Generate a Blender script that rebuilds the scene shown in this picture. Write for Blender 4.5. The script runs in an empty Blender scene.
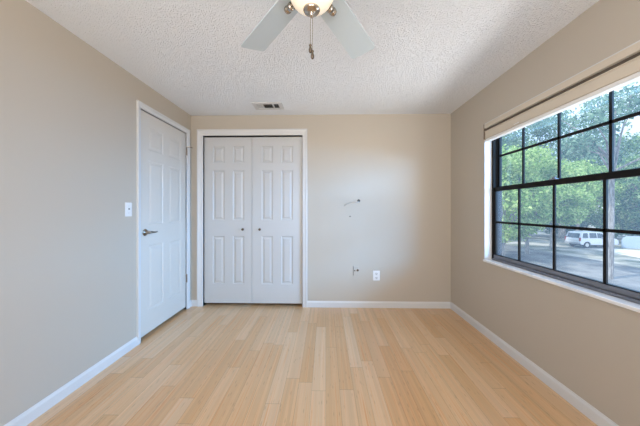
import bpy, bmesh, math, random
from mathutils import Vector, Matrix
random.seed(7)
PI = math.pi
SC = bpy.context.scene
COL = SC.collection

# ------------------------------------------------------------------ camera
cam_d = bpy.data.cameras.new('camera')
cam = bpy.data.objects.new('camera', cam_d)
COL.objects.link(cam)
cam.location = (0, 0, 1.22)
cam.rotation_euler = (PI/2, 0, math.radians(1.25))
cam_d.sensor_width = 36
cam_d.lens = 36*262/640
cam_d.shift_y = -3.5/640
cam_d.clip_start = 0.02
cam_d.clip_end = 400
SC.camera = cam

# ------------------------------------------------------------------ light and exposure
SC.view_settings.view_transform = 'Standard'
SC.view_settings.look = 'None'
SC.view_settings.gamma = 1
SC.view_settings.exposure = 0.05
SC.view_settings.use_curve_mapping = False

SKY_STRENGTH = 1.4
world = bpy.data.worlds.new('sky')
SC.world = world
world.use_nodes = True
wn, wl = world.node_tree.nodes, world.node_tree.links
wn.clear()
w_out = wn.new('ShaderNodeOutputWorld')
w_bg = wn.new('ShaderNodeBackground')
w_tc = wn.new('ShaderNodeTexCoord')
w_sep = wn.new('ShaderNodeSeparateXYZ')
w_ramp = wn.new('ShaderNodeValToRGB')
w_noise = wn.new('ShaderNodeTexNoise')
w_noise.inputs['Scale'].default_value = 3.0
w_noise.inputs['Detail'].default_value = 5.0
w_cr = wn.new('ShaderNodeValToRGB')
w_mix = wn.new('ShaderNodeMix'); w_mix.data_type = 'RGBA'
e = w_ramp.color_ramp.elements
e[0].position = 0.0; e[0].color = (0.92, 0.95, 1.0, 1)
e[1].position = 0.12; e[1].color = (0.62, 0.78, 1.0, 1)
n_ = e.new(0.45); n_.color = (0.85, 1.15, 1.7, 1)
n_ = e.new(1.0); n_.color = (1.25, 1.7, 2.5, 1)
w_cr.color_ramp.elements[0].position = 0.45; w_cr.color_ramp.elements[0].color = (0, 0, 0, 1)
w_cr.color_ramp.elements[1].position = 0.65; w_cr.color_ramp.elements[1].color = (.7, .7, .7, 1)
w_mix.inputs[7].default_value = (1.0, 1.02, 1.05, 1)
wl.new(w_tc.outputs['Generated'], w_sep.inputs[0])
wl.new(w_sep.outputs['Z'], w_ramp.inputs[0])
wl.new(w_tc.outputs['Generated'], w_noise.inputs['Vector'])
wl.new(w_noise.outputs['Fac'], w_cr.inputs[0])
wl.new(w_cr.outputs['Color'], w_mix.inputs[0])
wl.new(w_ramp.outputs['Color'], w_mix.inputs[6])
wl.new(w_mix.outputs[2], w_bg.inputs['Color'])
w_bg.inputs['Strength'].default_value = SKY_STRENGTH
wl.new(w_bg.outputs[0], w_out.inputs[0])


def light(name, kind, loc, energy, color, direction=None, **kw):
    d = bpy.data.lights.new(name, kind)
    d.energy = energy
    d.color = color
    for k, v in kw.items():
        setattr(d, k, v)
    o = bpy.data.objects.new(name, d)
    COL.objects.link(o)
    o.location = loc
    if direction is not None:
        o.rotation_euler = Vector(direction).to_track_quat('-Z', 'Y').to_euler()
    return o


light('sun', 'SUN', (-20, -8, 30), 4.2, (1.0, 0.94, 0.84), (0.62, 0.22, -0.76), angle=math.radians(1.0))
# added fill light outside the made-up window behind the camera
light('rear_fill', 'AREA', (-0.05, -1.5, 1.40), 92, (1.0, 0.945, 0.89), (0, 1, 0.85),
      shape='RECTANGLE', size=2.1, size_y=1.45)
# added unseen area light standing in for sky, through the main window
light('main_window_fill', 'AREA', (4.6, -0.1, 2.15), 1280, (0.22, 0.53, 1.0), (-1, 0.10, -0.10),
      shape='RECTANGLE', size=5.6, size_y=1.3)
# added unseen area light standing in for ground bounce, brightens the ceiling
light('ground_bounce_fill', 'AREA', (3.7, 0.0, -0.55), 300, (1.0, 0.97, 0.97), (-1, 0.12, 0.75),
      shape='RECTANGLE', size=5.6, size_y=1.2)
# sky seen by the main window: a portal guides the sampling only
p_ = light('window_portal', 'AREA', (1.70, 1.893, 1.395), 1, (1, 1, 1), (-1, 0, 0),
           shape='RECTANGLE', size=1.39, size_y=1.33)
p_.data.cycles.is_portal = True
p_.rotation_euler = (PI/2, 0, PI/2)

# ------------------------------------------------------------------ room dimensions
XL, XR = -1.702, 1.549
YF, YN = 3.275, -1.30          # far wall, wall behind the camera
H = 2.405
GZ = -2.90                     # ground outside, one storey down


# ------------------------------------------------------------------ materials
def mat(name, color=(0.8, 0.8, 0.8), rough=0.5, metal=0.0, **kw):
    m = bpy.data.materials.new(name)
    m.use_nodes = True
    b = m.node_tree.nodes['Principled BSDF']
    b.inputs['Base Color'].default_value = (*color, 1)
    b.inputs['Roughness'].default_value = rough
    b.inputs['Metallic'].default_value = metal
    for k, v in kw.items():
        b.inputs[k].default_value = v
    return m


def nn(m, t, **kw):
    n = m.node_tree.nodes.new(t)
    for k, v in kw.items():
        setattr(n, k, v)
    return n


def add_bump(m, scale, strength, dist, detail=2.0, kind='noise', ramp=None):
    L = m.node_tree.links
    b = m.node_tree.nodes['Principled BSDF']
    tc = nn(m, 'ShaderNodeTexCoord')
    if kind == 'noise':
        t = nn(m, 'ShaderNodeTexNoise'); t.inputs['Detail'].default_value = detail; out = t.outputs['Fac']
    else:
        t = nn(m, 'ShaderNodeTexVoronoi'); out = t.outputs['Distance']
    t.inputs['Scale'].default_value = scale
    L.new(tc.outputs['Object'], t.inputs['Vector'])
    if ramp:
        r = nn(m, 'ShaderNodeValToRGB')
        r.color_ramp.elements[0].position = ramp[0]; r.color_ramp.elements[1].position = ramp[1]
        L.new(out, r.inputs[0]); out = r.outputs['Color']
    bp = nn(m, 'ShaderNodeBump')
    bp.inputs['Strength'].default_value = strength
    bp.inputs['Distance'].default_value = dist
    L.new(out, bp.inputs['Height'])
    L.new(bp.outputs[0], b.inputs['Normal'])
    return out


def vary(m, c1, c2, scale, lo=0.35, hi=0.65, detail=3.0, stretch=None):
    """base colour wanders between two colours with a noise of the surface's own"""
    L = m.node_tree.links
    b = m.node_tree.nodes['Principled BSDF']
    tc = nn(m, 'ShaderNodeTexCoord')
    t = nn(m, 'ShaderNodeTexNoise')
    t.inputs['Scale'].default_value = scale
    t.inputs['Detail'].default_value = detail
    src = tc.outputs['Object']
    if stretch:
        mp = nn(m, 'ShaderNodeMapping'); mp.inputs['Scale'].default_value = stretch
        L.new(src, mp.inputs[0]); src = mp.outputs[0]
    L.new(src, t.inputs['Vector'])
    r = nn(m, 'ShaderNodeValToRGB')
    r.color_ramp.elements[0].position = lo; r.color_ramp.elements[0].color = (*c1, 1)
    r.color_ramp.elements[1].position = hi; r.color_ramp.elements[1].color = (*c2, 1)
    L.new(t.outputs['Fac'], r.inputs[0])
    L.new(r.outputs[0], b.inputs['Base Color'])


M = {}
M['paint'] = mat('beige_wall_paint', (0.52, 0.465, 0.39), 0.55)
add_bump(M['paint'], 160, 0.12, 0.002, 3)
M['trim'] = mat('white_trim_paint', (0.68, 0.68, 0.675), 0.35)
M['door'] = mat('white_door_paint', (0.57, 0.565, 0.55), 0.38)
M['door_warm'] = mat('white_hinged_door_paint', (0.67, 0.63, 0.57), 0.38)
M['plate'] = mat('white_plastic', (0.82, 0.82, 0.81), 0.3)
M['slot'] = mat('dark_slot', (0.03, 0.03, 0.03), 0.6)
M['bronze'] = mat('dark_bronze_aluminium', (0.010, 0.009, 0.0085), 0.6, 0.0, **{'Specular IOR Level': 0.15})
M['bronze_grey'] = mat('weathered_bronze_track', (0.17, 0.18, 0.21), 0.5, 0.0)
M['nickel'] = mat('brushed_nickel', (0.50, 0.45, 0.39), 0.26, 1.0)
M['nickel_lever'] = mat('dark_antique_nickel', (0.24, 0.215, 0.18), 0.3, 1.0)
M['nickel_dark'] = mat('aged_brass', (0.15, 0.115, 0.085), 0.4, 1.0)
M['blade'] = mat('blue_lit_white_blade', (0.58, 0.67, 0.73), 0.45)  # white blades; reflected blue light is put into the base colour
M['blade_edge'] = mat('dark_blade_edge', (0.10, 0.09, 0.08), 0.5)
M['blind'] = mat('cream_blind', (0.66, 0.585, 0.48), 0.5)
M['blind_white'] = mat('white_bottom_rail', (0.86, 0.86, 0.85), 0.4)
M['blind_dark'] = mat('gap_shade_and_bracket', (0.16, 0.12, 0.085), 0.6)  # shade of the blind's gap painted as colour; also the dark bracket
M['sill'] = mat('white_marble_sill', (0.80, 0.81, 0.83), 0.25)
vary(M['sill'], (0.80, 0.82, 0.85), (0.90, 0.90, 0.90), 9)
M['vent'] = mat('white_vent_enamel', (0.62, 0.62, 0.62), 0.45)
M['vent_grey'] = mat('grey_vent_louvre', (0.20, 0.20, 0.195), 0.5)
M['closet'] = mat('closet_interior', (0.30, 0.27, 0.23), 0.8)
M['cable'] = mat('grey_white_cable', (0.50, 0.49, 0.47), 0.5)
M['patch'] = mat('unpainted_patch', (0.62, 0.60, 0.58), 0.7)

# popcorn ceiling
m = M['popcorn'] = mat('popcorn_ceiling', (0.83, 0.86, 0.90), 0.9)
L = m.node_tree.links
b = m.node_tree.nodes['Principled BSDF']
tc = nn(m, 'ShaderNodeTexCoord')
v1 = nn(m, 'ShaderNodeTexVoronoi'); v1.inputs['Scale'].default_value = 105
n1 = nn(m, 'ShaderNodeTexNoise'); n1.inputs['Scale'].default_value = 85; n1.inputs['Detail'].default_value = 5
L.new(tc.outputs['Object'], v1.inputs['Vector']); L.new(tc.outputs['Object'], n1.inputs['Vector'])
sub = nn(m, 'ShaderNodeMath', operation='SUBTRACT')
L.new(n1.outputs['Fac'], sub.inputs[0]); L.new(v1.outputs['Distance'], sub.inputs[1])
r = nn(m, 'ShaderNodeValToRGB')
r.color_ramp.elements[0].position = 0.0; r.color_ramp.elements[1].position = 0.42
L.new(sub.outputs[0], r.inputs[0])
bp = nn(m, 'ShaderNodeBump'); bp.inputs['Strength'].default_value = 0.8; bp.inputs['Distance'].default_value = 0.0062
L.new(r.outputs[0], bp.inputs['Height']); L.new(bp.outputs[0], b.inputs['Normal'])

# bamboo plank floor: planks run towards the far wall
m = M['floor'] = mat('bamboo_planks', (0.6, 0.45, 0.3), 0.3)
L = m.node_tree.links
b = m.node_tree.nodes['Principled BSDF']
tc = nn(m, 'ShaderNodeTexCoord')
sp = nn(m, 'ShaderNodeSeparateXYZ'); L.new(tc.outputs['Object'], sp.inputs[0])


def mth(op, a, bb=None, c=None, m=m, L=L):
    n = nn(m, 'ShaderNodeMath', operation=op)
    for i, v in enumerate((a, bb, c)):
        if v is None:
            continue
        if isinstance(v, (int, float)):
            n.inputs[i].default_value = v
        else:
            L.new(v, n.inputs[i])
    return n.outputs[0]


def wnoise(src, dims='1D'):
    n = nn(m, 'ShaderNodeTexWhiteNoise', noise_dimensions=dims)
    L.new(src, n.inputs['W' if dims == '1D' else 'Vector'])
    return n.outputs['Value']


PW, PL = 0.0945, 0.96
cx = mth('DIVIDE', sp.outputs['X'], PW)
ci = mth('FLOOR', cx)
fx = mth('FRACT', cx)
off = mth('MULTIPLY', wnoise(ci), 0.96)
cy = mth('DIVIDE', mth('ADD', sp.outputs['Y'], off), PL)
ri = mth('FLOOR', cy)
fy = mth('FRACT', cy)
cmb = nn(m, 'ShaderNodeCombineXYZ'); L.new(ci, cmb.inputs[0]); L.new(ri, cmb.inputs[1])
pid = wnoise(cmb.outputs[0], '3D')
ramp = nn(m, 'ShaderNodeValToRGB')
els = ramp.color_ramp.elements
els[0].position = 0.0; els[0].color = (0.65, 0.385, 0.185, 1)
els[1].position = 1.0; els[1].color = (0.74, 0.525, 0.325, 1)
q = els.new(0.45); q.color = (0.68, 0.43, 0.225, 1)
L.new(pid, ramp.inputs[0])
# lamellae inside a plank
lam_c = nn(m, 'ShaderNodeCombineXYZ')
L.new(mth('FLOOR', mth('DIVIDE', sp.outputs['X'], PW/5)), lam_c.inputs[0])
L.new(ri, lam_c.inputs[1]); L.new(ci, lam_c.inputs[2])
lam = wnoise(lam_c.outputs[0], '3D')
# long grain
mp = nn(m, 'ShaderNodeMapping'); mp.inputs['Scale'].default_value = (210, 1.6, 1)
L.new(tc.outputs['Object'], mp.inputs[0])
g = nn(m, 'ShaderNodeTexNoise'); g.inputs['Scale'].default_value = 1.0; g.inputs['Detail'].default_value = 4
L.new(mp.outputs[0], g.inputs['Vector'])
# short brown nodes of the bamboo
mp2 = nn(m, 'ShaderNodeMapping'); mp2.inputs['Scale'].default_value = (52.9, 9, 1)
L.new(tc.outputs['Object'], mp2.inputs[0])
vk = nn(m, 'ShaderNodeTexVoronoi'); vk.inputs['Scale'].default_value = 1.0
L.new(mp2.outputs[0], vk.inputs['Vector'])
kn = nn(m, 'ShaderNodeValToRGB')
kn.color_ramp.elements[0].position = 0.06; kn.color_ramp.elements[0].color = (1, 1, 1, 1)
kn.color_ramp.elements[1].position = 0.22; kn.color_ramp.elements[1].color = (0, 0, 0, 1)
L.new(vk.outputs['Distance'], kn.inputs[0])
val = mth('ADD', mth('MULTIPLY', mth('SUBTRACT', lam, 0.5), 0.15), mth('MULTIPLY', mth('SUBTRACT', g.outputs['Fac'], 0.5), 0.35))
val = mth('SUBTRACT', mth('ADD', val, 1.0), mth('MULTIPLY', kn.outputs[0], 0.24))
# hairline joints
jx = mth('LESS_THAN', mth('MINIMUM', fx, mth('SUBTRACT', 1.0, fx)), 0.010)
jy = mth('LESS_THAN', mth('MINIMUM', fy, mth('SUBTRACT', 1.0, fy)), 0.0016)
joint = mth('MAXIMUM', jx, jy)
val = mth('MULTIPLY', val, mth('SUBTRACT', 1.0, mth('MULTIPLY', joint, 0.38)))
vm = nn(m, 'ShaderNodeVectorMath', operation='SCALE')
L.new(ramp.outputs[0], vm.inputs[0]); L.new(val, vm.inputs['Scale'])
# thin orange-brown streaks along the culms, stronger in some planks
sr = nn(m, 'ShaderNodeValToRGB')
sr.color_ramp.elements[0].position = 0.52; sr.color_ramp.elements[0].color = (0, 0, 0, 1)
sr.color_ramp.elements[1].position = 0.62; sr.color_ramp.elements[1].color = (1, 1, 1, 1)
L.new(g.outputs['Fac'], sr.inputs[0])
stm = nn(m, 'ShaderNodeMix'); stm.data_type = 'RGBA'; stm.blend_type = 'MULTIPLY'
stm.inputs[7].default_value = (0.86, 0.64, 0.46, 1)
L.new(mth('MULTIPLY', sr.outputs[0], mth('MULTIPLY_ADD', lam, 0.8, 0.1)), stm.inputs[0])
L.new(vm.outputs[0], stm.inputs[6])
L.new(stm.outputs[2], b.inputs['Base Color'])
rr = mth('ADD', mth('MULTIPLY', g.outputs['Fac'], 0.12), 0.27)
L.new(rr, b.inputs['Roughness'])
b.inputs['Coat Weight'].default_value = 0.5
b.inputs['Coat Roughness'].default_value = 0.16

# window glass: thin pane that lets light through
m = M['glass'] = bpy.data.materials.new('window_glass')
m.use_nodes = True
ns, L2 = m.node_tree.nodes, m.node_tree.links
ns.clear()
o_ = ns.new('ShaderNodeOutputMaterial'); tr = ns.new('ShaderNodeBsdfTransparent'); gl = ns.new('ShaderNodeBsdfGlossy')
df = ns.new('ShaderNodeBsdfTranslucent')
tr.inputs[0].default_value = (0.95, 0.97, 0.97, 1); gl.inputs['Roughness'].default_value = 0.02
df.inputs[0].default_value = (0.8, 0.85, 0.9, 1)
lw = ns.new('ShaderNodeLayerWeight')
pw = ns.new('ShaderNodeMath'); pw.operation = 'POWER'; pw.inputs[1].default_value = 5.0
fr = ns.new('ShaderNodeMath'); fr.operation = 'MULTIPLY_ADD'; fr.inputs[1].default_value = 0.6; fr.inputs[2].default_value = 0.025
L2.new(lw.outputs['Facing'], pw.inputs[0]); L2.new(pw.outputs[0], fr.inputs[0])
mx = ns.new('ShaderNodeMixShader'); mx2 = ns.new('ShaderNodeMixShader'); mx2.inputs[0].default_value = 0.015
L2.new(fr.outputs[0], mx.inputs[0]); L2.new(tr.outputs[0], mx.inputs[1]); L2.new(gl.outputs[0], mx.inputs[2])
L2.new(mx.outputs[0], mx2.inputs[1]); L2.new(df.outputs[0], mx2.inputs[2]); L2.new(mx2.outputs[0], o_.inputs[0])

# lit frosted lamp glass
m = M['lamp'] = bpy.data.materials.new('lit_frosted_glass')
m.use_nodes = True
b = m.node_tree.nodes['Principled BSDF']
b.inputs['Base Color'].default_value = (0.9, 0.84, 0.74, 1)
b.inputs['Roughness'].default_value = 0.35
b.inputs['Emission Color'].default_value = (1.0, 0.80, 0.56, 1)
b.inputs['Emission Strength'].default_value = 0.46

# outdoors
def leaf_mat(name, c1, c2, c3):
    m = bpy.data.materials.new(name)
    m.use_nodes = True
    ns, L2 = m.node_tree.nodes, m.node_tree.links
    ns.clear()
    o_ = ns.new('ShaderNodeOutputMaterial'); d = ns.new('ShaderNodeBsdfDiffuse'); t = ns.new('ShaderNodeBsdfTranslucent')
    g_ = ns.new('ShaderNodeNewGeometry'); r = ns.new('ShaderNodeValToRGB'); mx = ns.new('ShaderNodeMixShader')
    el = r.color_ramp.elements
    el[0].color = (*c1, 1); el[1].color = (*c3, 1); q = el.new(0.5); q.color = (*c2, 1)
    L2.new(g_.outputs['Random Per Island'], r.inputs[0])
    L2.new(r.outputs[0], d.inputs[0]); L2.new(r.outputs[0], t.inputs[0])
    mx.inputs[0].default_value = 0.4
    L2.new(d.outputs[0], mx.inputs[1]); L2.new(t.outputs[0], mx.inputs[2]); L2.new(mx.outputs[0], o_.inputs[0])
    return m


M['leaf_bright'] = leaf_mat('bright_leaves', (0.16, 0.28, 0.08), (0.34, 0.52, 0.16), (0.60, 0.72, 0.30))
M['leaf_mid'] = leaf_mat('mid_green_leaves', (0.09, 0.18, 0.07), (0.22, 0.36, 0.15), (0.42, 0.54, 0.26))
M['leaf_dark'] = leaf_mat('blue_green_oak_leaves', (0.07, 0.14, 0.09), (0.17, 0.29, 0.19), (0.36, 0.48, 0.34))
M['bark'] = mat('grey_bark', (0.24, 0.22, 0.20), 0.9)
vary(M['bark'], (0.15, 0.135, 0.12), (0.34, 0.32, 0.30), 3, stretch=(4, 4, .8))
M['ground'] = mat('sandy_ground', (0.3, 0.3, 0.3), 0.95)
vary(M['ground'], (0.10, 0.115, 0.08), (0.40, 0.37, 0.32), 0.45, 0.36, 0.62, 6)
M['asphalt'] = mat('pale_worn_asphalt', (0.3, 0.3, 0.31), 0.9)
vary(M['asphalt'], (0.075, 0.078, 0.08), (0.22, 0.215, 0.205), 0.55, 0.35, 0.65, 6)
M['sand'] = mat('pale_sand', (0.62, 0.58, 0.50), 0.95)
M['car'] = mat('white_car_paint', (0.74, 0.76, 0.80), 0.25)
M['car_glass'] = mat('tinted_car_glass', (0.06, 0.085, 0.11), 0.1)
M['rubber'] = mat('tyre_rubber', (0.03, 0.03, 0.032), 0.8)
M['rim'] = mat('silver_wheel', (0.62, 0.62, 0.62), 0.35, 0.6)
M['lamp_red'] = mat('red_tail_lamp', (0.30, 0.03, 0.03), 0.3)
M['bumper'] = mat('grey_bumper', (0.30, 0.31, 0.33), 0.5)
M['stucco'] = mat('exterior_stucco', (0.55, 0.50, 0.43), 0.9)
M['wall_blue'] = mat('pale_blue_block_wall', (0.36, 0.45, 0.54), 0.8)
M['roof_blue'] = mat('pale_blue_metal_roof', (0.36, 0.47, 0.58), 0.5)


# ------------------------------------------------------------------ mesh helpers
def link(name, bm, material, parent=None, smooth=False, kind=None, loc=None):
    me = bpy.data.meshes.new(name)
    bmesh.ops.recalc_face_normals(bm, faces=bm.faces)
    bm.to_mesh(me); bm.free()
    me.materials.append(material)
    if smooth:
        for p in me.polygons:
            p.use_smooth = True
    o = bpy.data.objects.new(name, me)
    COL.objects.link(o)
    if parent:
        o.parent = parent
    if loc:
        o.location = loc
    if kind:
        o['kind'] = kind
    return o


def box(bm, x0, x1, y0, y1, z0, z1, bev=0.0, seg=1):
    r = bmesh.ops.create_cube(bm, size=1)
    vs = r['verts']
    for v in vs:
        v.co = Vector(((x0+x1)/2 + v.co.x*(x1-x0), (y0+y1)/2 + v.co.y*(y1-y0), (z0+z1)/2 + v.co.z*(z1-z0)))
    if bev > 0:
        es = list({e for v in vs for e in v.link_edges})
        bmesh.ops.bevel(bm, geom=es, offset=bev, segments=seg, affect='EDGES', profile=0.5)
    return vs


def lathe(bm, prof, c=(0, 0, 0), seg=32, axis='Z'):
    rings = []
    for r, h in prof:
        ring = []
        for i in range(seg):
            a = 2*PI*i/seg
            p = (r*math.cos(a), r*math.sin(a), h)
            if axis == 'X':
                p = (h, p[0], p[1])
            elif axis == 'Y':
                p = (p[0], h, p[1])
            ring.append(bm.verts.new((c[0]+p[0], c[1]+p[1], c[2]+p[2])))
        rings.append(ring)
    for a, b_ in zip(rings, rings[1:]):
        for i in range(seg):
            bm.faces.new((a[i], a[(i+1) % seg], b_[(i+1) % seg], b_[i]))
    bm.faces.new(rings[0]); bm.faces.new(rings[-1])


def tube(bm, pts, radii, seg=8):
    """one tapered tube along a polyline"""
    pts = [Vector(p) for p in pts]
    if isinstance(radii, (int, float)):
        radii = [radii]*len(pts)
    rings = []
    up = Vector((0.13, 0.31, 0.94)).normalized()
    for i, p in enumerate(pts):
        d = (pts[min(i+1, len(pts)-1)] - pts[max(i-1, 0)]).normalized()
        u = d.cross(up)
        if u.length < 1e-3:
            u = d.cross(Vector((1, 0, 0)))
        u.normalize(); w = d.cross(u)
        rings.append([bm.verts.new(p + (u*math.cos(2*PI*k/seg) + w*math.sin(2*PI*k/seg))*radii[i]) for k in range(seg)])
    for a, b_ in zip(rings, rings[1:]):
        for k in range(seg):
            bm.faces.new((a[k], a[(k+1) % seg], b_[(k+1) % seg], b_[k]))
    bm.faces.new(rings[0]); bm.faces.new(rings[-1])


def prism(bm, pts, mapf, d0, d1):
    """closed polygon pts (a, b) extruded from d0 to d1; mapf(a, b, d) -> point"""
    A = [bm.verts.new(mapf(a, b_, d0)) for a, b_ in pts]
    B = [bm.verts.new(mapf(a, b_, d1)) for a, b_ in pts]
    n = len(pts)
    for i in range(n):
        bm.faces.new((A[i], A[(i+1) % n], B[(i+1) % n], B[i]))
    bm.faces.new(A); bm.faces.new(B)


def tag(o, label=None, cat=None, group=None, kind=None):
    if label: o['label'] = label
    if cat: o['category'] = cat
    if group: o['group'] = group
    if kind: o['kind'] = kind
    return o


def empty(name, loc=(0, 0, 0), rz=0.0):
    o = bpy.data.objects.new(name, None)
    o.empty_display_size = 0.1
    COL.objects.link(o)
    o.location = loc; o.rotation_euler = (0, 0, rz)
    return o


def struct(name, boxes, material, bev=0.0, label=None):
    bm = bmesh.new()
    for bx in boxes:
        box(bm, *bx, bev=bev)
    o = link(name, bm, material)
    o['kind'] = 'structure'
    if label: o['label'] = label
    return o


# ------------------------------------------------------------------ openings
WY0, WY1, WZ0, WZ1 = 1.198, 2.588, 0.735, 2.050      # main window, right wall
DY0, DY1, DZ1 = 2.369, 3.165, 2.150                   # hinged door, left wall
CX0, CX1, CZ1 = -1.546, -0.291, 2.150                 # closet opening, far wall
RX0, RX1, RZ0, RZ1 = -1.10, 1.00, 0.70, 2.10          # added unseen window, wall behind the camera
T = 0.16

# ------------------------------------------------------------------ room shell
struct('floor', [(XL-T, XR+T, YN-T, YF+.75, -0.12, 0.0)], M['floor'])
struct('ceiling', [(XL-T, XR+T, YN-T, YF+.75, H, H+0.15)], M['popcorn'])
struct('wall_left', [(XL-T, XL, YN-T, DY0, 0, H), (XL-T, XL, DY1, YF+.1, 0, H), (XL-T, XL, DY0, DY1, DZ1, H)], M['paint'])
struct('wall_right', [(XR, XR+T, YN-T, WY0, 0, H), (XR, XR+T, WY1, YF+.1, 0, H),
                      (XR, XR+T, WY0, WY1, 0, WZ0-.022), (XR, XR+T, WY0, WY1, WZ1, H)], M['paint'])
struct('wall_back', [(XL, CX0, YF, YF+.10, 0, H), (CX1, XR, YF, YF+.10, 0, H), (CX0, CX1, YF, YF+.10, CZ1, H)], M['paint'])
struct('wall_front', [(XL, RX0, YN-T, YN, 0, H), (RX1, XR, YN-T, YN, 0, H), (RX0, RX1, YN-T, YN, 0, RZ0),
                      (RX0, RX1, YN-T, YN, RZ1, H)], M['paint'])
struct('wall_closet', [(XL, XL+.05, YF+.10, YF+.70, 0, H), (0.05, 0.10, YF+.10, YF+.70, 0, H),
                       (XL, 0.10, YF+.70, YF+.75, 0, H)], M['closet'])
struct('wall_hall', [(XL-T-.9, XL-T-.85, DY0-.3, DY1+.3, -.05, H), (XL-T-.9, XL-T, DY0-.3, DY0-.25, -.05, H),
                     (XL-T-.9, XL-T, DY1+.25, DY1+.3, -.05, H), (XL-T-.9, XL-T, DY0-.3, DY1+.3, H, H+.05), (XL-T-.9, XL-T, DY0-.3, DY1+.3, -.1, -.05)], M['paint'])


def profile_run(bm, prof, a, b_, axis, wall, sgn):
    """trim profile [(out from wall, z)] run along an axis between a and b_"""
    def f(o, z, d):
        return (wall+sgn*o, d, z) if axis == 'Y' else (d, wall+sgn*o, z)
    prism(bm, prof, f, a, b_)


BB = [(0, 0), (0.013, 0), (0.013, 0.058), (0.010, 0.066), (0.0065, 0.071), (0.004, 0.078), (0, 0.078)]
SHOE = 0
for nm, runs in (('baseboard_left', [('Y', XL, 1, YN, DY0-.044), ('Y', XL, 1, DY1+.044, YF)]),
                 ('baseboard_right', [('Y', XR, -1, YN, YF)]),
                 ('baseboard_back', [('X', YF, -1, XL+.013, CX0-.073), ('X', YF, -1, CX1+.061, XR-.013)]),
                 ('baseboard_front', [('X', YN, 1, XL, XR)])):
    bm = bmesh.new()
    for ax, w, s, a, b_ in runs:
        profile_run(bm, BB, a, b_, ax, w, s)
    tag(link(nm, bm, M['trim']), kind='structure')


# casings: stepped profile, outer edge thicker
def casing(name, u0, u1, zt, wl_, wr_, mapf, header=0.058):
    bm = bmesh.new()
    pr = lambda w: [(0, 0), (0, .008), (.10*w, .011), (.55*w, .013), (.75*w, .018), (w*.97, .018), (w, .014), (w, 0)]
    # left leg: coordinate grows outward (to -u)
    for (edge, s, w) in ((u0, -1, wl_), (u1, 1, wr_)):
        A = [bm.verts.new(mapf(edge+s*p, 0, d)) for p, d in pr(w)]
        B = [bm.verts.new(mapf(edge+s*p, zt+p*header/w, d)) for p, d in pr(w)]
        n = len(A)
        for i in range(n):
            bm.faces.new((A[i], A[(i+1) % n], B[(i+1) % n], B[i]))
        bm.faces.new(A); bm.faces.new(B)
    A = [bm.verts.new(mapf(u0-p*wl_/header, zt+p, d)) for p, d in pr(header)]
    B = [bm.verts.new(mapf(u1+p*wr_/header, zt+p, d)) for p, d in pr(header)]
    n = len(A)
    for i in range(n):
        bm.faces.new((A[i], A[(i+1) % n], B[(i+1) % n], B[i]))
    bm.faces.new(A); bm.faces.new(B)
    o = link(name, bm, M['trim'])
    return tag(o, kind='structure')


mapL = lambda u, z, d: (XL+d, u, z)
mapB = lambda u, z, d: (u, YF-d, z)
casing('trim_1', DY0-.004, DY1+.004, DZ1+.003, .045, .050, mapL, .052)
casing('trim_2', CX0, CX1, CZ1, .075, .062, mapB, .078)
# jambs lining the openings
struct('trim_3', [(XL-T, XL+.001, DY0-.02, DY0, 0, DZ1+.02), (XL-T, XL+.001, DY1, DY1+.02, 0, DZ1+.02),
                  (XL-T, XL+.001, DY0, DY1, DZ1, DZ1+.02), (XL-.065, XL-.05, DY0, DY0+.012, 0, DZ1),
                  (XL-.065, XL-.05, DY1-.012, DY1, 0, DZ1), (XL-.065, XL-.05, DY0, DY1, DZ1-.012, DZ1)], M['trim'])
struct('trim_4', [(CX0-.02, CX0, YF-.001, YF+.10, 0, CZ1+.02), (CX1, CX1+.02, YF-.001, YF+.10, 0, CZ1+.02),
                  (CX0, CX1, YF-.001, YF+.10, CZ1, CZ1+.02)], M['trim'])


# ------------------------------------------------------------------ six-panel doors
def panel_slab(bm, W, Hh, th, cols, rows, mapf, dep=.0085):
    """slab W x Hh, front relief with raised panels; mapf(u, z, d): d out of the face"""
    us = sorted({0, W, *[c for p in cols for c in p]})
    zs = sorted({0, Hh, *[c for p in rows for c in p]})
    V = {}

    def v(u, z, d):
        k = (round(u, 5), round(z, 5), round(d, 5))
        if k not in V:
            V[k] = bm.verts.new(mapf(u, z, d))
        return V[k]
    for a0, a1 in zip(us, us[1:]):
        for z0, z1 in zip(zs, zs[1:]):
            if (a0, a1) in cols and (z0, z1) in rows:
                prev = None
                for ins, d in ((0, 0), (.008, -dep), (.020, -dep), (.040, -.0005)):
                    ring = [v(a0+ins, z0+ins, d), v(a1-ins, z0+ins, d), v(a1-ins, z1-ins, d), v(a0+ins, z1-ins, d)]
                    if prev:
                        for i in range(4):
                            bm.faces.new((prev[i], prev[(i+1) % 4], ring[(i+1) % 4], ring[i]))
                    prev = ring
                bm.faces.new(prev)
            else:
                bm.faces.new((v(a0, z0, 0), v(a1, z0, 0), v(a1, z1, 0), v(a0, z1, 0)))
    # edges and back
    for a0, a1 in zip(us, us[1:]):
        bm.faces.new((v(a0, 0, 0), v(a1, 0, 0), v(a1, 0, -th), v(a0, 0, -th)))
        bm.faces.new((v(a0, Hh, 0), v(a1, Hh, 0), v(a1, Hh, -th), v(a0, Hh, -th)))
    for z0, z1 in zip(zs, zs[1:]):
        bm.faces.new((v(0, z0, 0), v(0, z1, 0), v(0, z1, -th), v(0, z0, -th)))
        bm.faces.new((v(W, z0, 0), v(W, z1, 0), v(W, z1, -th), v(W, z0, -th)))
    for a0, a1 in zip(us, us[1:]):
        for z0, z1 in zip(zs, zs[1:]):
            bm.faces.new((v(a0, z0, -th), v(a1, z0, -th), v(a1, z1, -th), v(a0, z1, -th)))


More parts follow.
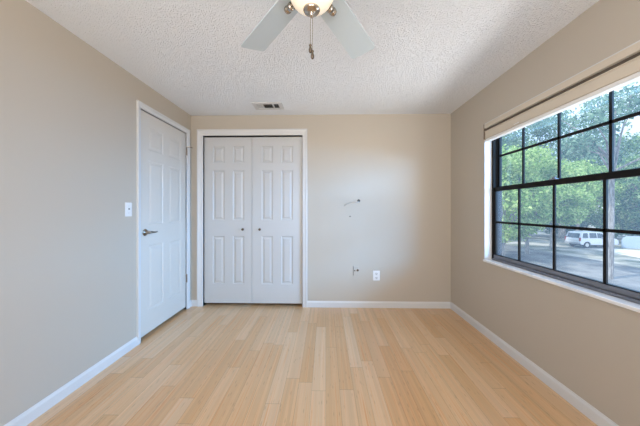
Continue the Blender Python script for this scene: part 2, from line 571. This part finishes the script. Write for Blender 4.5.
# hinged door in the left wall
W_ = DY1-DY0-.010
bm = bmesh.new()
Hd = DZ1-.006-.034
rz = lambda lst: [(round(a, 4), round(b_, 4)) for a, b_ in lst]
panel_slab(bm, W_, Hd, .035, rz([(.115, W_/2-.05), (W_/2+.05, W_-.115)]),
           rz([(.21, .84), (1.04, 1.66), (1.76, 1.98)]),
           lambda u, z, d: (XL-.006+d, DY0+.005+u, .034+z), .0052)
door1 = link('door_1', bm, M['door_warm'])
tag(door1, 'closed white six-panel door in the left wall with a nickel lever', kind='structure')
# lever handle
bm = bmesh.new()
hy, hz = 2.440, 1.003
lathe(bm, [(.033, 0), (.033, .004), (.029, .009), (.018, .011), (.012, .014), (.012, .045)], (XL-.006, hy, hz), 24, 'X')
tube(bm, [(XL+.036, hy-.006, hz), (XL+.042, hy+.02, hz+.002), (XL+.044, hy+.05, hz-.001), (XL+.042, hy+.085, hz-.004), (XL+.037, hy+.115, hz-.001)],
     [.0125, .0115, .009, .0075, .006], 12)
link('door_handle', bm, M['nickel_lever'], door1, True)
for z_ in (1.93, .38):
    bm = bmesh.new()
    lathe(bm, [(.006, -.05), (.006, .05)], (XL+.006, DY1+.001, z_), 10)
    box(bm, XL-.004, XL+.002, DY1-.006, DY1+.012, z_-.045, z_+.045)
    hg = link('hinge', bm, M['nickel'], door1)
    if z_ > 1:
        bm = bmesh.new()
        tube(bm, [(XL+.004, DY1-.005, z_+.055), (XL+.035, DY1+.012, z_+.055), (XL+.055, DY1+.03, z_+.052)], .005, 8)
        lathe(bm, [(.010, 0), (.010, .012)], (XL+.055, DY1+.03, z_+.046), 10)
        link('door_stop', bm, M['nickel'], hg)

# closet doors
rows = rz([(.276-.036, .883-.036), (1.084-.036, 1.713-.036), (1.806-.036, 2.018-.036)])
for i, (x0, x1, cols, kx) in enumerate(((-1.540, -.9345, [(.108, .258), (.365, .508)], -1.0419),
                                         (-.9300, -.297, [(.121, .262), (.369, .516)], -.8281))):
    bm = bmesh.new()
    panel_slab(bm, round(x1-x0, 4), 2.098, .03, rz(cols), rows, lambda u, z, d, x0=x0: (x0+u, YF+.018-d, .036+z))
    dr = link('door_%d' % (i+2), bm, M['door'])
    tag(dr, ('left' if i == 0 else 'right') + ' white panelled closet door with a small dark knob', kind='structure')
    bm = bmesh.new()
    # knob stands out towards the room (-Y)
    lathe(bm, [(.010, 0), (.008, -.004), (.0065, -.016), (.012, -.021), (.0165, -.028), (.0155, -.034), (.008, -.038)],
          (kx, YF+.018, .970), 20, 'Y')
    link('door_knob', bm, M['nickel_dark'], dr, True)

# ------------------------------------------------------------------ main window
XF = XR+.080                                # lower sash plane; upper sash is further out
win = empty('window_1', (XR+.10, (WY0+WY1)/2, WZ0))
tag(win, 'bronze-framed single hung window with small panes in the right wall', kind='structure')


def wpart(name, boxes, material, parent=win, bev=0.0):
    bm = bmesh.new()
    for bx in boxes:
        box(bm, *bx, bev=bev)
    o = link(name, bm, material, parent)
    if parent is win:
        o.matrix_parent_inverse = Matrix.Translation(-(win.location))
    return o


fx0, fx1 = XR+.066, XR+.150
wpart('window_frame', [(fx0, fx1, WY1-.026, WY1, WZ0, WZ1), (fx0, fx1, WY0, WY0+.026, WZ0, WZ1),
                       (fx0, fx1, WY0+.026, WY1-.026, WZ1-.022, WZ1)], M['bronze'], bev=.002)
wpart('window_track', [(fx0-.012, fx1, WY0+.026, WY1-.026, WZ0, WZ0+.018), (fx0+.012, fx1, WY0+.026, WY1-.026, WZ0+.018, WZ0+.032)],
      M['bronze_grey'], bev=.0015)
yb = [2.246, 1.907, 1.566]
xu0, xu1 = XR+.112, XR+.132
up_s = wpart('upper_sash', [(xu0-.004, xu1, WY1-.052, WY1-.030, 1.40, 2.03), (xu0-.004, xu1, WY0+.030, WY0+.052, 1.40, 2.03),
                            (xu0-.004, xu1, WY0+.030, WY1-.030, 1.405, 1.440), (xu0-.004, xu1, WY0+.030, WY1-.030, 2.005, 2.028)],
             M['bronze'], bev=.0015)
wpart('glazing_bars', [(xu0, xu0+.012, y-.0095, y+.0095, 1.435, 2.01) for y in yb] +
      [(xu0, xu0+.012, WY0+.05, WY1-.05, 1.722, 1.741)], M['bronze'], up_s, .001)
wpart('pane', [(xu0+.013, xu0+.017, WY0+.05, WY1-.05, 1.43, 2.01)], M['glass'], up_s)
xl0, xl1 = XR+.078, XR+.102
lo_s = wpart('lower_sash', [(xl0-.004, xl1, WY1-.048, WY1-.026, .767, 1.425), (xl0-.004, xl1, WY0+.026, WY0+.048, .767, 1.425),
                            (xl0-.004, xl1, WY0+.026, WY1-.026, 1.395, 1.432), (xl0-.004, xl1, WY0+.026, WY1-.026, .785, .790)],
             M['bronze'], bev=.0015)
wpart('bottom_rail', [(xl0-.008, xl1, WY0+.026, WY1-.026, .756, .785)], M['bronze_grey'], lo_s, .002)
wpart('glazing_bars', [(xl0, xl0+.012, y-.0095, y+.0095, .785, 1.40) for y in yb] +
      [(xl0, xl0+.012, WY0+.045, WY1-.045, 1.089, 1.108)], M['bronze'], lo_s, .001)
wpart('pane', [(xl0+.013, xl0+.017, WY0+.045, WY1-.045, .785, 1.40)], M['glass'], lo_s)
bm = bmesh.new()
box(bm, xl0-.012, xl0+.010, 1.875, 1.935, 1.432, 1.440, .002)
lathe(bm, [(.012, 0), (.012, .008), (.006, .012)], (xl0, 1.905, 1.440), 14)
tube(bm, [(xl0, 1.905, 1.447), (xl0-.010, 1.885, 1.449), (xl0-.014, 1.870, 1.449)], .004, 8)
lt = link('sash_latch', bm, M['bronze_grey'], lo_s)
# white painted reveal and marble sill
struct('trim_5', [(XR-.001, XR+T-.01, WY1-.003, WY1+.006, WZ0, WZ1), (XR-.001, XR+T-.01, WY0-.006, WY0+.003, WZ0, WZ1),
                  (XR-.001, XR+T-.01, WY0, WY1, WZ1-.003, WZ1+.006)], M['trim'])
bm = bmesh.new()
box(bm, XR-.016, XR+T, WY0-.0, WY1+.004, WZ0-.022, WZ0-.0005, .004, 2)
sill = link('window_sill', bm, M['sill']); tag(sill, 'white marble sill under the bronze window', kind='structure')

# raised blind in the head of the window
bl = empty('window_blind', (XR+.03, (WY0+WY1)/2, 2.047))
tag(bl, 'cream blind pulled fully up at the head of the bronze window', 'blind')


def bpart(name, boxes, material, bev=0.0):
    bm = bmesh.new()
    for bx in boxes:
        box(bm, *bx, bev=bev)
    o = link(name, bm, material, bl)
    o.matrix_parent_inverse = Matrix.Translation(-bl.location)
    return o


by0, by1 = WY0+.006, WY1-.004
bpart('head_rail', [(XR-.008, XR+.050, by0, by1, 2.004, 2.048)], M['blind'], .003)
bpart('slat_stack', [(XR+.012, XR+.046, by0+.01, by1-.010, 1.979+.0052*k, 1.9825+.0052*k) for k in range(5)], M['blind_dark'], 0)  # slats coloured dark to stand for shade in the recessed gap
bpart('valance', [(XR-.002, XR+.050, by0+.004, by1-.004, 1.905, 1.970), (XR-.006, XR+.01, by0+.004, by1-.004, 1.968, 1.979)], M['blind'], .003)
bpart('bottom_rail', [(XR+.002, XR+.048, by0+.006, by1-.006, 1.880, 1.904)], M['blind_white'], .003)
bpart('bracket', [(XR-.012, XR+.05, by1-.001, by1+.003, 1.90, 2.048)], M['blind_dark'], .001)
bpart('cord_clip', [(XR-.004, XR, 2.13, 2.19, 1.915, 1.922)], M['blind_white'], .001)

# unseen window added behind the camera to carry the fill light
w2 = empty('added_window', (0, YN, RZ0))
tag(w2, 'unseen wide window added behind the camera for fill light', kind='structure')
bm = bmesh.new()
for bx in ((RX0, RX1, YN-.12, YN-.06, RZ0, RZ0+.04), (RX0, RX1, YN-.12, YN-.06, RZ1-.04, RZ1), (RX0, RX0+.04, YN-.12, YN-.06, RZ0, RZ1),
           (RX1-.04, RX1, YN-.12, YN-.06, RZ0, RZ1), (-.07, -.03, YN-.12, YN-.06, RZ0, RZ1)):
    box(bm, *bx)
o = link('window_frame', bm, M['bronze'], w2); o.matrix_parent_inverse = Matrix.Translation(-w2.location)

# ------------------------------------------------------------------ ceiling fan
FX, FY = -0.053, 0.985
fan = empty('ceiling_fan', (FX, FY, H))
tag(fan, 'pale-bladed ceiling fan with a lit frosted bowl and nickel fittings', 'ceiling fan')
BZ = 2.09 - H                                   # blade height below the ceiling
bm = bmesh.new(); lathe(bm, [(.065, -.001), (.066, -.015), (.05, -.05), (.02, -.06)], seg=32); link('canopy', bm, M['nickel'], fan, True)
bm = bmesh.new(); lathe(bm, [(.02, -.05), (.07, -.085), (.105, -.11), (.115, -.16), (.112, -.24), (.10, -.275), (.06, -.29), (.055, -.30)], seg=40)
link('motor_housing', bm, M['nickel'], fan, True)
bm = bmesh.new(); lathe(bm, [(.055, -.30), (.062, -.31), (.062, -.345), (.075, -.352), (.075, -.360)], seg=32)
link('light_fitter', bm, M['nickel'], fan, True)
# shallow frosted bowl
prof = [(.074, -.355)]
BR, BH, BT = .086, .070, -.366
for k in range(13):
    a = k/12*PI/2*0.97
    prof.append((BR*math.cos(a), BT-BH*math.sin(a)))
bm = bmesh.new(); lathe(bm, prof, seg=48); link('lamp_shade', bm, M['lamp'], fan, True)
zb = BT-BH
bm = bmesh.new()
lathe(bm, [(.031, zb+.006), (.032, zb+.001), (.029, zb-.005), (.018, zb-.010), (.010, zb-.014), (.011, zb-.020), (.006, zb-.026)], seg=24)
link('finial', bm, M['nickel'], fan, True)
for (dx, dy, z1, fl) in ((-.004, -.012, -.570, .020), (.004, -.014, -.594, .024)):
    bm = bmesh.new()
    z0 = zb-.012
    tube(bm, [(dx, dy, z0), (dx, dy, z1)], .0009, 6)
    n = int((z0-z1)/.006)
    for k in range(n):
        bmesh.ops.create_icosphere(bm, subdivisions=1, radius=.0016, matrix=Matrix.Translation((dx, dy, z0-.006*k)))
    ch = link('pull_chain', bm, M['nickel'], fan)
    bm = bmesh.new()
    lathe(bm, [(.0025, 0), (.005, -.003), (.0055, -.006), (.003, -.009), (.0045, -.013), (.0062, -.020), (.0058, -.028), (.003, -.033)],
          (dx, dy, z1), 14)
    link('pull_fob', bm, M['nickel_dark'], ch, True)
# blades
BASE = 29.0
for k in range(5):
    ang = math.radians(90-BASE+72*k - (4 if k == 1 else 0))
    def loc(r, t, z=0, ang=ang):
        return (r*math.cos(ang)-t*math.sin(ang), r*math.sin(ang)+t*math.cos(ang), z)
    # outline of the blade
    r0, r1, w0, w1 = .120, .548, .056, .068
    out = [(r0+.015, -w0), (r1-.02, -w1), (r1-.009, -w1+.002), (r1-.002, -w1+.009), (r1, -w1+.02),
           (r1, w1-.02), (r1-.002, w1-.009), (r1-.009, w1-.002), (r1-.02, w1), (r0+.015, w0), (r0, w0-.02), (r0, -w0+.02)]
    tilt = math.radians(11)
    bm = bmesh.new()
    prism(bm, out, lambda a, t, d: loc(a, t, BZ - t*math.sin(tilt) + d), -.003, .003)
    bd = link('blade', bm, M['blade'], fan)
    bm = bmesh.new()
    def f(r, t, z):
        return loc(r, t, BZ - t*math.sin(tilt) + z)
    tube(bm, [f(.070, 0, -.006), f(.095, 0, -.014), f(.125, 0, -.014), f(.145, 0, -.010)], [.014, .009, .009, .012], 10)
    tube(bm, [f(.140, 0, -.017), f(.148, 0, -.017), f(.1485, 0, -.017), f(.168, 0, -.014), f(.1685, 0, -.014), f(.180, 0, -.012)],
         [.017, .017, .0145, .0145, .0165, .0155], 16)
    link('blade_arm', bm, M['nickel'], bd, True)

# ------------------------------------------------------------------ ceiling air vent
vent = empty('air_vent', (-.655, 2.975, H))
tag(vent, 'small rectangular ceiling air vent with dark louvre openings', 'air vent')
bm = bmesh.new()
x0, x1, y0, y1 = -.165, .165, -.095, .095
i0, i1, j0, j1 = -.125, .125, -.062, .062
for bx in ((x0, i0, y0, y1), (i1, x1, y0, y1), (i0, i1, y0, j0), (i0, i1, j1, y1)):
    box(bm, bx[0], bx[1], bx[2], bx[3], -.010, 0)
link('vent_frame', bm, M['vent'], vent)
bm = bmesh.new(); box(bm, i0, i1, j0, j1, -.001, 0); link('vent_duct', bm, M['slot'], vent)
for xx in (-.055, .062):
    bm = bmesh.new()
    box(bm, xx-.006, xx+.006, j0, j1, -.011, -.002)
    link('divider', bm, M['vent'], vent)
for (a, b_, ang, mt) in ((i0, -.061, 0.55, 'vent'), (-.049, .056, -.9, 'vent_grey'), (.068, i1, -1.1, 'vent_grey')):
    n = max(3, int((b_-a)/.016))
    for k in range(n):
        xc = a+(k+.5)*(b_-a)/n
        bm = bmesh.new()
        dxx, dzz = .0062*math.cos(ang), .0062*math.sin(ang)
        prism(bm, [(-dxx-.0004, -dzz-.0062), (dxx-.0004, dzz-.0062), (dxx+.0004, dzz-.0062), (-dxx+.0004, -dzz-.0062)],
              lambda p, q_, d, xc=xc: (xc+p, d, q_), j0, j1)
        link('louvre', bm, M[mt], vent)

# ------------------------------------------------------------------ wall fixtures
sw = empty('light_switch', (XL, 2.220, 1.220))
tag(sw, 'white toggle light switch on the left wall beside the panelled door', 'light switch')
bm = bmesh.new(); box(bm, 0, .006, -.038, .038, -.060, .060, .003, 2); link('switch_plate', bm, M['plate'], sw)
bm = bmesh.new(); box(bm, .005, .015, -.004, .004, -.001, .011, .0015); link('toggle', bm, M['vent_grey'], sw)
for z_ in (-.03, .03):
    bm = bmesh.new(); lathe(bm, [(.003, .005), (.003, .0075)], (0, 0, z_), 10, 'X'); link('screw', bm, M['cable'], sw)

ot = empty('power_outlet', (.630, YF, .398))
tag(ot, 'white duplex power outlet low on the far wall', 'power outlet')
bm = bmesh.new(); box(bm, -.042, .042, -.006, 0, -.061, .061, .003, 2); link('outlet_plate', bm, M['plate'], ot)
for z_ in (-.026, .026):
    bm = bmesh.new()
    lathe(bm, [(.017, -.005), (.017, -.0085), (.0155, -.0095)], (0, 0, z_), 24, 'Y')
    rc = link('receptacle', bm, M['trim'], ot)
    bm = bmesh.new()
    box(bm, -.008, -.0055, -.0105, -.009, z_-.001, z_+.009); box(bm, .0055, .008, -.0105, -.009, z_-.001, z_+.008)
    lathe(bm, [(.003, -.009), (.003, -.0105)], (0, 0, z_-.009), 10, 'Y')
    link('slot', bm, M['slot'], rc)

# cable plate painted over, left of the outlet
cp = empty('cable_plate', (.378, YF, .455))
tag(cp, 'wall-coloured cable plate with two dark sockets, left of the white outlet', 'cable plate')
bm = bmesh.new(); box(bm, -.033, .033, -.004, 0, -.058, .058, .0015); link('plate', bm, M['paint'], cp)
bm = bmesh.new(); box(bm, -.0365, -.033, -.004, -.0005, -.055, .060); link('dark_edge', bm, M['slot'], cp)  # dark strip along the plate's left side
for x_, r_ in ((-.017, .009), (.020, .015)):
    bm = bmesh.new(); lathe(bm, [(r_, -.003), (r_*.9, -.008), (r_*.5, -.008), (r_*.5, -.014)], (x_, 0, .004+.004*(x_ > 0)), 14, 'Y')
    link('coaxial_socket', bm, M['nickel_dark'], cp)

# cable stub coming out of a hole
cb = empty('cable_stub', (.412, YF, 1.325))
tag(cb, 'short pale cable curling out of a hole in the far wall', 'cable')
bm = bmesh.new(); lathe(bm, [(.017, 0), (.016, -.003), (.009, -.004)], (0, 0, .004), 16, 'Y'); link('hole_grommet', bm, M['slot'], cb)
bm = bmesh.new()
tube(bm, [(.0, -.004, .008), (-.004, -.022, -.012), (-.035, -.026, -.014), (-.085, -.020, -.014), (-.13, -.012, -.028), (-.185, -.006, -.056)],
     [.006, .0058, .005, .0045, .004, .0035], 10)
link('cable', bm, M['cable'], cb, True)

pa = empty('wall_anchor', (.303, YF, 1.133))
tag(pa, 'tiny dark wall anchor in a rough filler patch below the cable', 'wall anchor')
bm = bmesh.new()
pts = []
for k in range(18):
    a = 2*PI*k/18; r_ = .030+random.uniform(-.008, .010)
    pts.append((r_*math.cos(a)-.006, r_*1.15*math.sin(a)-.008))
prism(bm, pts, lambda a, c, d: (a, d, c), -.0012, 0); link('filler_patch', bm, M['paint'], pa)
bm = bmesh.new(); lathe(bm, [(.008, -.001), (.008, -.006), (.004, -.008)], seg=14, axis='Y'); link('plug', bm, M['slot'], pa)

# ------------------------------------------------------------------ outdoors
tag(struct('ground', [(2.4, 140, -60, 150, GZ-.3, GZ)], M['ground']), kind='structure')
# the building's own outside face under the window
struct('wall_facade', [(XR+T, XR+T+.05, -5, WY0-.1, GZ, H+.3), (XR+T, XR+T+.05, WY1+.1, 8, GZ, H+.3), (XR+T, XR+T+.05, WY0-.1, WY1+.1, GZ, WZ0-.06),
                       (XR+T, XR+T+.05, WY0-.1, WY1+.1, WZ1+.08, H+.3)], M['stucco'])
# street crossing in front of the house, pale verge beyond
bm = bmesh.new()
def gquad(bm, pts, z0, z1):
    prism(bm, pts, lambda a, c, d: (a, c, d), z0, z1)
gquad(bm, [(9, -20), (22, -20), (22, 20), (21, 32), (10, 60), (4, 60), (8, 20)], GZ-.1, GZ+.02)
tag(link('street', bm, M['asphalt']), kind='structure')
bm = bmesh.new()
gquad(bm, [(25.5, 8), (30.5, 6), (33, 24), (30, 28.3), (27.5, 27.4), (26.2, 20)], GZ-.1, GZ+.03)
tag(link('verge', bm, M['sand']), kind='structure')


def leaf_cards(bm, blobs, n, size, rng):
    tot = sum(r[3]*r[3] for r in blobs)
    for (bx, by, bz, r, fz) in blobs:
        k = int(n*r*r/tot)
        for _ in range(k):
            d = Vector((rng.gauss(0, 1), rng.gauss(0, 1), rng.gauss(0, 1))).normalized()
            rr = r*(rng.random()**0.33)*rng.uniform(.8, 1.08)
            c = Vector((bx, by, bz)) + Vector((d.x*rr, d.y*rr, d.z*rr*fz))
            nrm = (d*0.7 + Vector((rng.gauss(0, 1), rng.gauss(0, 1), rng.gauss(0, 1)))*0.6).normalized()
            u = nrm.orthogonal().normalized()
            u = Matrix.Rotation(rng.uniform(0, 2*PI), 3, nrm) @ u
            w = nrm.cross(u)
            s = size*rng.uniform(.6, 1.3)
            bm.faces.new([bm.verts.new(c+u*s*.6), bm.verts.new(c+w*s*.32), bm.verts.new(c-u*s*.6), bm.verts.new(c-w*s*.32)])


def raw_link(name, bm, material, parent):
    me = bpy.data.meshes.new(name); bm.to_mesh(me); bm.free(); me.materials.append(material)
    o = bpy.data.objects.new(name, me); COL.objects.link(o); o.parent = parent
    return o


def make_tree(name, loc, trunk_h, R, hz_, nblob, nleaf, lsize, leafm, seed, tr=.2, label='', cat='tree', group=None, rise=0.0):
    rng = random.Random(seed)
    root = empty(name, loc)
    tag(root, label, cat, group)
    blobs = []
    cz = trunk_h + hz_
    for k in range(nblob):
        a = rng.uniform(0, 2*PI); q_ = math.sqrt(rng.random())
        zz = rng.uniform(-1, 1)
        rad = R*q_*math.sqrt(max(0.08, 1-zz*zz*.8))*.80
        blobs.append((rad*math.cos(a), rad*math.sin(a), cz+zz*hz_*.78, R*(rng.uniform(.13, .25) if name == 'live_oak' else rng.uniform(.24, .40)), rng.uniform(.65, .95)))
    bm = bmesh.new()
    leaf_cards(bm, blobs, nleaf, lsize, rng)
    raw_link('foliage', bm, leafm, root)
    bm = bmesh.new()
    top = cz + hz_*.2
    lean = rng.uniform(-.05, .05)*trunk_h
    tube(bm, [(0, 0, -.05), (lean*.3, 0, trunk_h*.5), (lean, lean*.5, trunk_h), (lean*1.2, 0, top)], [tr*1.25, tr, tr*.8, tr*.25], 10)
    for (bx, by, bz, r, fz) in blobs[:9]:
        s0 = Vector((lean, lean*.5, trunk_h*rng.uniform(.85, 1.1)))
        e0 = Vector((bx, by, bz))
        mid = s0.lerp(e0, .5) + Vector((rng.uniform(-.3, .3), rng.uniform(-.3, .3), rng.uniform(.1, .6)))
        tube(bm, [s0, mid, e0], [tr*.45, tr*.28, tr*.1], 6)
    raw_link('trunk', bm, M['bark'], root)
    return root


TREES = [
    # name, x, y, trunk, R, half height, blobs, leaves, size, material, seed, trunk radius, label
    ('broadleaf_tree', 14.6, 22.0, 1.2, 3.6, 4.2, 26, 11000, .24, 'leaf_bright', 3, .16, 'bright yellow-green tree at the far left of the window view'),
    ('broadleaf_tree', 18.6, 24.6, 1.3, 3.9, 4.3, 28, 12000, .24, 'leaf_bright', 4, .17, 'bright yellow-green tree second from the left in the window view'),
    ('broadleaf_tree', 23.2, 27.4, 2.7, 3.6, 3.2, 24, 10000, .25, 'leaf_bright', 5, .17, 'lower sunlit tree standing to the left of the white car'),
    ('broadleaf_tree', 31.5, 33.5, 3.4, 4.4, 3.3, 26, 11000, .27, 'leaf_bright', 6, .20, 'sunlit tree with a round crown behind the white car'),
    ('live_oak', 34.0, 38.5, 6.0, 8.5, 6.6, 60, 10000, .32, 'leaf_dark', 7, .40, 'tall blue-green oak with sky showing through, behind the sunlit trees'),
    ('live_oak', 21.0, 34.5, 5.0, 7.0, 5.0, 46, 9000, .30, 'leaf_dark', 8, .36, 'blue-green oak rising behind the leftmost trees'),
    ('live_oak', 16.8, 15.9, 6.6, 4.6, 2.9, 16, 2600, .22, 'leaf_dark', 9, .15, 'nearest oak with a slim grey trunk beside the street'),
    ('live_oak', 43.0, 37.5, 4.5, 8.0, 5.6, 60, 11000, .32, 'leaf_mid', 10, .40, 'wide green oak at the right edge of the window view'),
    ('live_oak', 36.8, 30.4, 4.0, 5.0, 3.8, 44, 9000, .30, 'leaf_mid', 12, .30, 'mid-green oak over the pale blue wall'),
    ('live_oak', 30.0, 47.0, 5.0, 8.5, 6.0, 50, 9000, .36, 'leaf_mid', 13, .40, 'distant green oak between the two blue-green oaks'),
]
for (nm, x, y, th_, R, hh, nb, nl, ls, lm, sd, tr_, lb) in TREES:
    make_tree(nm, (x, y, GZ), th_, R, hh, nb, nl, ls, M[lm], sd, tr_, lb, 'tree', 'trees outside the window')
SHRUBS = [
    (29.5, 41.0, 3.6, 2.4, 'leaf_mid', 'mid-green hedge shrub far behind, to the left of the white car'),
    (35.5, 40.5, 3.6, 2.3, 'leaf_dark', 'dark shrub directly behind the white car'),
    (45.0, 33.5, 3.6, 2.6, 'leaf_mid', 'shrub behind the right part of the pale blue wall'),
    (41.0, 38.0, 3.4, 2.2, 'leaf_mid', 'broad shrub behind the left end of the pale blue wall'),
    (43.5, 49.0, 4.0, 3.4, 'leaf_mid', 'large distant shrub at the end of the street'),
    (52.0, 50.0, 5.2, 3.6, 'leaf_mid', 'large distant shrub behind the wide oak'),
]
for i, (x, y, R, hh, lm, lb) in enumerate(SHRUBS):
    make_tree('shrub', (x, y, GZ), .3, R, hh, 22, 6500, .30, M[lm], 40+i, .10, lb, 'shrub', 'shrubs outside the window')

# pale blue block wall on the right
bm = bmesh.new()
wa, wb = Vector((31.75, 28.75)), Vector((40.65, 24.6))
dv = (wb-wa).normalized(); nv = Vector((-dv.y, dv.x))
def wmap(s, z, d):
    p = wa + dv*s + nv*d
    return (p.x, p.y, GZ+z)
prism(bm, [(0, 0), (9.8, 0), (9.8, 1.30), (.5, 1.30), (.15, 1.12), (0, .8)], wmap, 0, .22)
gw = link('garden_wall', bm, M['wall_blue'])
tag(gw, 'low pale blue garden wall at the right, behind the grey trunk', 'wall', kind='thing')

# ------------------------------------------------------------------ white sport utility vehicle, tail towards the room
car = empty('car', (26.95, 28.4, GZ), math.radians(2))
car.scale = (.92, .92, .97)
tag(car, 'white parked estate car seen from its tail corner beyond the street', 'car')
# local: +X forward, near side is -Y, tail at x=0, width 1.85 (y 0 .. 1.85), near corner at the origin
CW = 1.85
side = [(0.10, .42), (.06, .60), (.03, .95), (.12, 1.05), (.28, 1.62), (.42, 1.74), (.9, 1.79), (2.4, 1.77), (2.75, 1.70), (3.35, 1.16),
        (4.35, 1.02), (4.55, .86), (4.60, .50), (4.50, .38),
        (4.12, .36), (4.08, .58), (3.90, .74), (3.70, .78), (3.50, .74), (3.32, .58), (3.28, .36),
        (1.32, .36), (1.28, .58), (1.10, .74), (.90, .78), (.70, .74), (.52, .58), (.48, .36)]
bm = bmesh.new()
def cmap(a, z, d):
    # cabin tapers inwards above the belt line
    k = max(0.0, z-1.05)*.17
    yy = d*CW
    yy = k + yy*(CW-2*k)/CW
    return (a, yy, z)
prism(bm, side, cmap, 0, 1)
bmesh.ops.bevel(bm, geom=[e for e in bm.edges if abs(e.verts[0].co.y-e.verts[1].co.y) < .2 and len(e.link_faces) == 2], offset=.03, segments=2, affect='EDGES')
link('body', bm, M['car'], car)
def glass_piece(poly, far=False):
    bm = bmesh.new()
    def f(a, z, d):
        k = max(0.0, z-1.05)*.17
        y = k - .012*(1 if d else -1)*1.0
        return (a, (CW-y) if far else y, z)
    prism(bm, poly, f, 0, 1)
    return link('side_window', bm, M['car_glass'], car)
for far in (False, True):
    glass_piece([(.38, 1.12), (1.02, 1.12), (1.02, 1.66), (.52, 1.64)], far)
    glass_piece([(1.22, 1.12), (2.02, 1.12), (2.02, 1.66), (1.22, 1.66)], far)
    glass_piece([(2.12, 1.12), (3.10, 1.12), (2.66, 1.62), (2.12, 1.66)], far)
bm = bmesh.new()
prism(bm, [(.115, 1.10), (.14, 1.10), (.295, 1.60), (.262, 1.60)], lambda a, z, d: (a-.015, d, z), .22, CW-.22)
link('rear_window', bm, M['car_glass'], car)
bm = bmesh.new()
prism(bm, [(3.30, 1.19), (3.32, 1.20), (2.80, 1.68), (2.77, 1.66)], lambda a, z, d: (a+.02, d, z), .24, CW-.24)
link('windscreen', bm, M['car_glass'], car)
for y_ in (-.01, CW-.13):
    bm = bmesh.new(); box(bm, .01, .16, y_, y_+.14, .78, 1.16, .01); link('tail_lamp', bm, M['lamp_red'], car)
bm = bmesh.new(); box(bm, -.07, .22, .04, CW-.04, .42, .62, .03, 2); link('rear_bumper', bm, M['bumper'], car)
bm = bmesh.new(); box(bm, 4.45, 4.68, .04, CW-.04, .36, .60, .03, 2); link('front_bumper', bm, M['bumper'], car)
bm = bmesh.new(); box(bm, .4, 4.3, .2, CW-.2, .26, .45); link('chassis', bm, M['rubber'], car)
bm = bmesh.new(); box(bm, 2.55, 2.72, -.16, .02, 1.05, 1.22, .02); link('wing_mirror', bm, M['car'], car)
for wx in (.90, 3.70):
    for wy in (.02, CW-.24):
        bm = bmesh.new()
        lathe(bm, [(.20, 0), (.33, 0), (.35, .03), (.35, .19), (.33, .22), (.20, .22)], (wx, wy, .35), 24, 'Y')
        wh = link('wheel', bm, M['rubber'], car, True)
        bm = bmesh.new()
        yo = wy-.004 if wy < 1 else wy+.20
        lathe(bm, [(.21, 0), (.21, .024)], (wx, yo, .35), 20, 'Y')
        link('wheel_rim', bm, M['rim'], wh)
